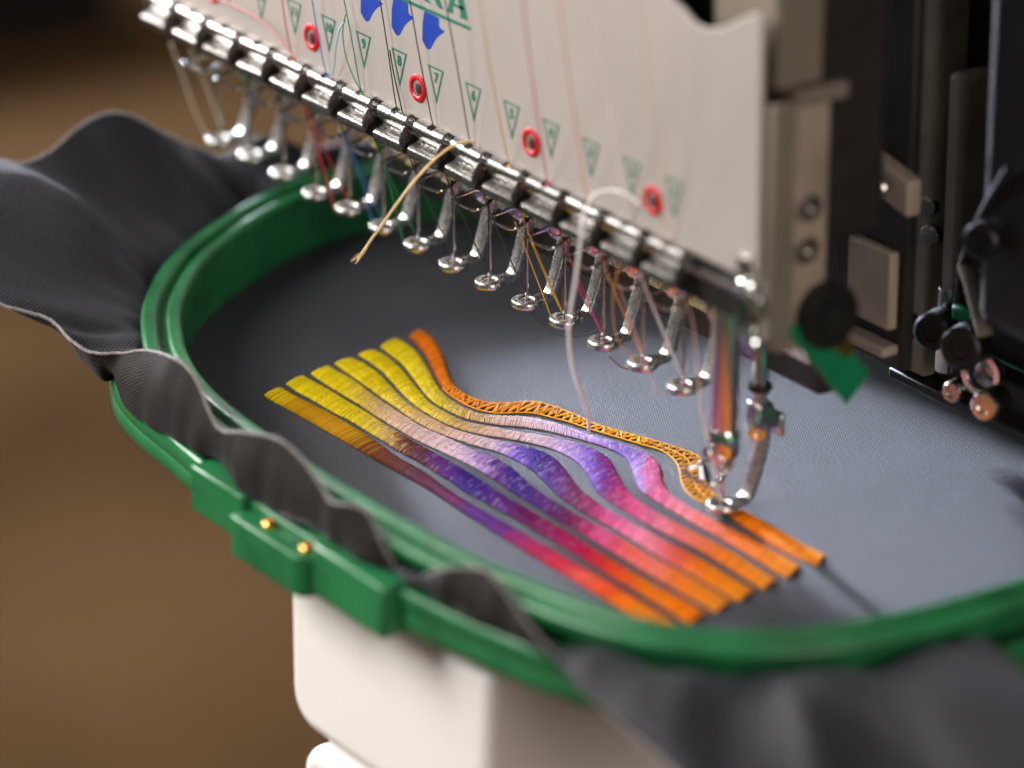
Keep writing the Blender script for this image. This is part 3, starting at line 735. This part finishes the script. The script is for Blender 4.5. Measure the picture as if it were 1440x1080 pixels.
# right hand end of the head
def part(name, mat, fn, bevel=0.8, label=None, **kw):
    mb = MB(); fn(mb); return mb.build(name, mat, mach, MO, bevel=bevel, label=label, **kw)
part('end_plate', 'beige', lambda m: m.prism_x([(-16.0, 126), (-16.0, 66), (-13.5, 60.5), (-8.3, 60), (-8.3, 126)], 33.2, 37.6), 1.0)
part('upper_housing', 'beige', lambda m: m.box(8, 34.0, -12.5, 2.2, 128.2, 190), 1.2)
part('housing_flange', 'beige', lambda m: m.box(8, 36.5, -8.0, 8.6, 123.6, 128), 0.8)
part('side_plate', 'grey', lambda m: m.box(26, 33.4, -8.2, 5.4, 58, 123.4), 0.8)
for (by, bz) in ((-2.2, 96.5), (-2.6, 85.4)):
    part('bolt', 'chrome', lambda m: (m.lathe((33.4, by, bz), (1, 0, 0), [(3.6, 0), (3.6, 2.4), (3.0, 3.0), (1.6, 3.0), (1.5, 1.6), (0.05, 1.6)], 20)), 0)
kn = part('knob', 'rubber', lambda m: m.lathe((33, 4.3, 66.5), (1, 0.05, 0), [(3, 0), (8.4, 0.6), (8.8, 1.4), (8.8, 4.2), (8.2, 5.0), (6.6, 5.0), (6.2, 4.2), (4.4, 4.2), (4.0, 5.2), (0.05, 5.4)], 36), 0)
for (sx, sz, r) in ((31.0, 83.2, 3.3), (33.5, 74.6, 3.4), (36.0, 63.5, 1.8)):
    part('screw', 'chrome', lambda m: m.lathe((sx, -16.6, sz), (0.3, -1, 0.1), [(r, 0), (r, 1.6), (r * .8, 2.6), (r * .4, 3.1), (0.05, 3.2)], 20), 0)
part('chrome_bracket', 'chrome', lambda m: m.prism_x([(-17.2, 78), (-14, 79), (-12.5, 66), (-12.5, 58), (-15, 57), (-17, 63)], 26, 32.4), 0.8)
gp = [(-8.6, 65.5), (12.0, 40.0), (19.3, 47.2), (8.6, 60.4), (0.0, 66.0)]
part('green_plate', 'green_metal', lambda m: m.prism_x(gp, 34.2, 35.2), 0.2)
part('plate_clip', 'brass', lambda m: m.prism_x([(6, 58), (9, 61.5), (14, 55.5), (11, 53)], 35.2, 35.8), 0.1)
# machinery behind, on the right (set back from the hoop)
def part(name, mat, fn, bevel=0.8, label=None, **kw):
    mb = MB(); fn(mb); mb.v = [(x - 24.5, y + 17.0, z - 12.3) for x, y, z in mb.v]; return mb.build(name, mat, mach, MO, bevel=bevel, label=label, **kw)
part('rear_frame', 'dark', lambda m: (m.box(-46, 150, 74, 120, 62, 202), m.box(-10, 150, 74.4, 119, 35, 61.9)), 2)
def whole(x, y, z): return (x + 24.5, y - 17.0, z + 12.3)
def wbox(m, x0, x1, y0, y1, z0, z1): m.box(x0 + 24.5, x1 + 24.5, y0 - 17, y1 - 17, z0 + 12.3, z1 + 12.3)
part('rear_panel', 'dark', lambda m: wbox(m, -64, 4, 56, 60, 28, 150), 1)
part('panel_ledge', 'grey', lambda m: wbox(m, -40, 3, 50, 55.8, 33, 36), 0.8)
part('panel_bracket', 'grey', lambda m: wbox(m, -16, 2, 52.5, 55.8, 40, 62), 0.8)
part('rear_rail', 'dark', lambda m: m.box(4, 64, 66, 73.8, 19.5, 36), 1)
part('rear_column', 'grey', lambda m: m.box(-5.5, 10.5, 62, 73.6, 27.4, 190), 1.0)
part('rear_column', 'grey', lambda m: m.box(15.6, 22, 62, 73.6, 56, 117), 1.6)
part('dark_motor_housing', 'dark', lambda m: m.box(50, 150, 44, 73.6, 60, 190), 5)
def beam(m):
    o_ = np.array([24.5, -17.0, 12.3]); a, b = at(1150, 150, Y=53) + o_, at(1285, 255, Y=53) + o_; d = np.array([0, 0, 10.0])
    m.hexa([a - d + (0, -2, 0), b - d + (0, -2, 0), b - d + (0, 3, 0), a - d + (0, 3, 0), a + (0, -2, 0), b + (0, -2, 0), b + (0, 3, 0), a + (0, 3, 0)])
part('slanted_bar', 'grey', beam, 0.8)
for (px, py, r) in ((1312, 285, 3.0), (1317, 326, 3.0), (1402, 436, 3.4), (1402, 526, 4.2)):
    c = at(px, py, Y=61)
    part('bolt', 'cast', lambda m: m.lathe(c + np.array([0, 3, 0]), (0.35, -1, 0.05), [(r, 0), (r, 2.6), (r * .8, 3.4), (r * .35, 3.6), (0.05, 3.6)], 20), 0)
c = at(1240, 262, Y=49) + np.array([24.5, -17.0, 12.3]); part('bolt', 'cast', lambda m: m.lathe(c, (0.35, -1, 0.05), [(3.0, 0), (3.0, 2.6), (2.4, 3.4), (1.0, 3.6), (0.05, 3.6)], 20), 0)
c = at(1348, 520, Y=60); part('rear_rod', 'chrome', lambda m: m.tube([c, c + np.array([0, 0, 24])], 3.2, 16), 0.3)
c = at(1388, 398, Y=58); part('rear_clamp', 'beige', lambda m: m.box(c[0] - 4, c[0] + 4, 56, 62, c[2] - 3, c[2] + 4), 1)
c = at(1370, 415, Y=57); part('green_tab', 'green_metal', lambda m: m.box(c[0] + 1, c[0] + 8, 53, 55.6, c[2] - 5, c[2] - 1), 0.4)
c = at(1300, 455, Y=62); part('black_knob', 'rubber', lambda m: m.lathe(c, (0.2, -1, 0), [(3.4, 0), (3.4, 2), (2.8, 2.6), (0.05, 2.6)], 20), 0)
c = at(1345, 590, Y=60); part('rear_plinth', 'dark', lambda m: m.box(-2, 62, 60, 65.8, 24, 27), 0.6)

part('rear_shelf', 'grey', lambda m: m.box(-36, -6, 58, 66, 34.5, 38), 0.8)
part('rear_block', 'beige', lambda m: m.box(-34, -22, 60, 70, 86, 100), 1.5)
def spring(m):
    c = at(1412, 440, Y=56); t = np.linspace(0, 6 * 2 * math.pi, 90)
    m.tube([c + np.array([2.6 * math.cos(a), -4 + a * 0.22, 2.6 * math.sin(a)]) for a in t], 0.55, 6)
part('coil_spring', 'cast', spring, 0)
def ring_of(px, py, Y, r0, r1, d):
    c = at(px, py, Y=Y)
    return lambda m: (m.lathe(c, (0.3, -1, 0.05), [(r0, 0), (r1, 0), (r1, d), (r0, d), (r0, 0)], 24), m.f.__delitem__(slice(-2, None)))
part('washer', 'chrome', ring_of(1400, 525, 57, 4.4, 6.0, 1.2), 0)
for (px, py, Y, r, L, mt) in ((1345, 455, 56, 5.2, 9, 'rubber'), (1385, 480, 54, 6.0, 8, 'rubber'), (1425, 560, 54, 4.0, 10, 'chrome'), (1368, 545, 57, 3.0, 6, 'cast'), (1220, 420, 64, 4.0, 5, 'grey'), (1405, 330, 42, 5.0, 4, 'rubber'), (1290, 180, 60, 2.4, 3, 'cast'), (1290, 90, 60, 2.4, 3, 'cast')):
    c = at(px, py, Y=Y); part('rear_fitting', mt, lambda m: m.lathe(c, (0.45, -1, 0.1), [(r * .6, 0), (r, .6), (r, L - .8), (r * .85, L), (r * .5, L), (r * .45, L - .8), (0.05, L - .8)], 22), 0)
def cable(pts, r): return lambda m: m.tube(catmull([at(x, y, Y=Y) for x, y, Y in pts], 8), r, 8)
part('cable', 'rubber', cable([(1440, 230, 40), (1400, 300, 46), (1372, 372, 54), (1366, 430, 58)], 1.6), 0)
part('cable', 'rubber', cable([(1195, 130, 30), (1215, 210, 44), (1222, 300, 56), (1215, 400, 62)], 1.3), 0)
c = at(1405, 470, Y=50); part('angled_lever', 'grey', lambda m: m.tube([c, c + np.array([-9, 2, 12]), c + np.array([-14, 4, 15])], 2.2, 10), 0.3)

# ------------------------------------------------------------------ threads
def thread(pts, r, matname, label, smooth=6, jitter=0.0, group=None, parent=None):
    P = catmull(pts, smooth)
    if jitter: P = P + rng.normal(0, jitter, P.shape)
    base = P[0]
    mb = MB(); mb.tube(P, r, 6); o = mb.build('thread_wrap' if parent else 'thread', matname, parent, base, angle=180)
    return o if parent else tag(o, label, 'thread', group)
DY = {n: (nm, c) for n, nm, c in ((1,'pale_pink_thread',(244,196,180)),(2,'white_thread',(245,242,240)),(3,'orange_thread',(240,160,70)),(4,'magenta_thread',(205,50,115)),(5,'gold_thread',(220,170,60)),(6,'charcoal_thread',(34,34,38)),
      (7,'black_thread',(14,14,16)),(8,'dark_green_thread',(12,44,32)),(9,'green_thread',(10,130,66)),(10,'blue_thread',(36,110,190)),(11,'red_thread',(214,30,40)))}
CN = {1:'pale pink',2:'white',3:'orange',4:'magenta',5:'gold',6:'charcoal',7:'black',8:'dark green',9:'green',10:'blue',11:'red'}
TOPS = {1:(895,-20),2:(832,-20),3:(783,-20),4:(733,-20),5:(671,-20),6:(622,-20),7:(573,-20),8:(531,-20),9:(480,-20),10:(436,-20),11:(394,-20)}
TY = {1:-34,2:-40,3:-44,4:-42,5:-38,6:-24,7:-21,8:-19.4,9:-20,10:-21,11:-24}
for n in range(1, 12):
    nm, c = DY[n]; dye(nm, c); x = nx(n) + 0.5
    top = at(*TOPS[n], Y=TY[n]); hook = np.array([x, -18.6, 79.6])
    r = 0.20 if n not in (2,) else 0.3
    pts = [top, top + (hook - top) * 0.45 + np.array([rng.normal(0, .4), -0.4, 0]), hook + np.array([0, -0.5, 1.2]), hook + np.array([0, 1.2, -1.4]), (x - 1.0, -14.8, 74), (x - 1.5, -14.2, 66), (nx(n) - 2.5, -8.9, 54.6), (nx(n) - 0.4, -1.6, 36 if n > 1 else 8), (nx(n), -0.7, 33.5 if n > 1 else 3)]
    if n == 1: pts = pts[:7] + [(nx(n) - 3.2, -5.2, 30), (nx(n) - 0.5, -1.4, 8), (nx(n), -0.7, 3)]
    main = thread(pts, r, nm, f'{CN[n]} thread running down the panel beside triangle {n} to its needle', 8)
    # knot where it is wrapped round the clip
    if n in (3, 4, 5, 9, 10, 11, 8):
        th = np.linspace(0, 2 * math.pi * 3, 30)
        thread([(x + 0.25 * (t / 6 - 1.5), -18.3 + 1.0 * math.cos(t), 78.7 + 1.0 * math.sin(t)) for t in th], 0.2, nm, '', 2, parent=main)
def ipath(L): return [at(px, py, Y=Y) for px, py, Y in L]
straw = thread(ipath([(668,201,-19),(655,199,-22),(632,208,-27),(605,230,-33),(580,258,-38),(556,290,-42),(532,323,-45),(514,349,-47),(503,366,-48)]), 0.33, dye('straw_thread', (246, 206, 138)), 'loose straw coloured thread end curving out over the clips', 6, 0.03)
p = at(510, 356, Y=-47.3)
for k in range(7):
    d = np.array([-0.6, -0.4, -1.0]) + rng.normal(0, 0.45, 3); q = p + d * rng.uniform(1.5, 3.2)
    if k == 0: fr = MB()
    fr.tube([p, (p + q) / 2 + rng.normal(0, 0.25, 3), q], [0.14, 0.1, 0.03], 4)
fr.tube([at(516, 347, Y=-46.9), p, at(505, 363, Y=-47.8)], [0.36, 0.5, 0.2], 6)
fr.build('frayed_tip', 'straw_thread', straw, p)
thread(ipath([(902,290,-19.5),(885,276,-21),(862,268,-23),(838,273,-26),(823,295,-28),(817,335,-29),(810,390,-29),(802,440,-29),(800,480,-28),(806,520,-26),(818,556,-22),(827,588,-15),(828,606,-8)]), 0.45, 'white_thread', 'loose white thread looping down from the clips onto the stripes', 6)
thread(ipath([(486,28,-19.5),(478,40,-21),(473,62,-21),(470,90,-20),(467,108,-19)]), 0.24, dye('pale_blue_thread', (150, 200, 226)), 'short pale blue thread loop above the clip of triangle 10', 5)
thread(ipath([(486,20,-21),(482,44,-21.5),(486,78,-21),(498,110,-20.2),(510,132,-19)]), 0.18, 'green_thread', 'second slack green strand left of triangle 9', 5)
thread(ipath([(548,70,-18.8),(553,100,-18.9),(560,132,-19),(566,158,-19)]), 0.22, 'dark_green_thread', 'second dark strand twisted along the edge of triangle 8', 5)
thread(ipath([(296,-6,-20),(330,8,-21),(366,28,-21),(396,58,-20.4),(415,84,-19)]), 0.2, dye('faded_red_thread', (220, 110, 110)), 'slack faded red thread curving along the panel bottom to triangle 11', 5)
thread([at(724,312,Y=-12), at(737,345,Y=-8), at(752,384,Y=-5), at(770,432,Y=-3), at(777,452,Y=-1)], 0.17, 'gold_thread', 'gold thread tail slanting between the fourth and fifth feet', 5)
thread([at(748,342,Y=-9), at(764,380,Y=-6), at(780,418,Y=-4), at(791,440,Y=-2)], 0.17, 'gold_thread', 'second gold thread tail right beside the first', 5)
thread([at(748,440,z=28), at(760,452,z=24), at(772,464,z=21), at(800,474,z=20), at(826,470,z=21), at(840,462,z=23)], 0.2, dye('slate_thread', (62, 72, 84)), 'slate thread tail looping under the needle 5 foot', 6)
thread([at(812,400,Y=-3), at(822,424,Y=-2), at(836,448,Y=0), at(846,470,Y=2)], 0.17, 'magenta_thread', 'magenta thread tail right of the needle 4 foot', 5)
thread([at(856,500,z=28), at(864,508,z=26), at(874,516,z=24), at(884,520,z=22)], 0.18, 'magenta_thread', 'short magenta tail below the needle 3 ring', 5)
thread([at(917,420,Y=-6), at(926,446,Y=-3), at(934,468,Y=0), at(934,484,Y=2)], 0.18, 'magenta_thread', 'magenta strand between the two rightmost raised feet', 5)
thread([at(870,400,Y=-10), at(884,440,Y=-6), at(905,500,Y=-2), at(925,560,Y=-1)], 0.15, 'pale_pink_thread', 'thin pale pink strand in front of the needle 2 foot', 5)
thread([at(880,330,Y=-12), at(862,420,Y=-14), at(870,480,Y=-8), at(900,506,Y=-2)], 0.15, 'orange_thread', 'slack orange strand hanging by the needle 3 foot', 5)
thread([at(420,110,Y=-13), at(428,150,Y=-11), at(440,190,Y=-8), at(456,240,Y=-6), at(472,300,Y=-2)], 0.26, 'red_thread', 'slack red strand falling between the left feet', 5)
thread([at(470,130,Y=-13), at(478,170,Y=-11), at(492,215,Y=-8), at(512,262,Y=-4), at(524,318,Y=0)], 0.26, 'blue_thread', 'slack blue strand falling between the left feet', 5)
thread([at(518,150,Y=-13), at(526,186,Y=-12), at(540,232,Y=-8), at(556,290,Y=-4), at(568,345,Y=0)], 0.3, 'green_thread', 'slack green strand falling behind the loose straw thread', 5)
thread([at(240,60,Y=-12), at(258,110,Y=-8), at(276,160,Y=-4), at(296,200,Y=0)], 0.3, dye('ivory_thread', (210, 200, 180)), 'blurred ivory thread at the leftmost needle', 5)
thread([at(268,70,Y=-12), at(290,120,Y=-6), at(312,180,Y=0)], 0.3, 'ivory_thread', 'second blurred ivory thread beside the leftmost needle', 5)
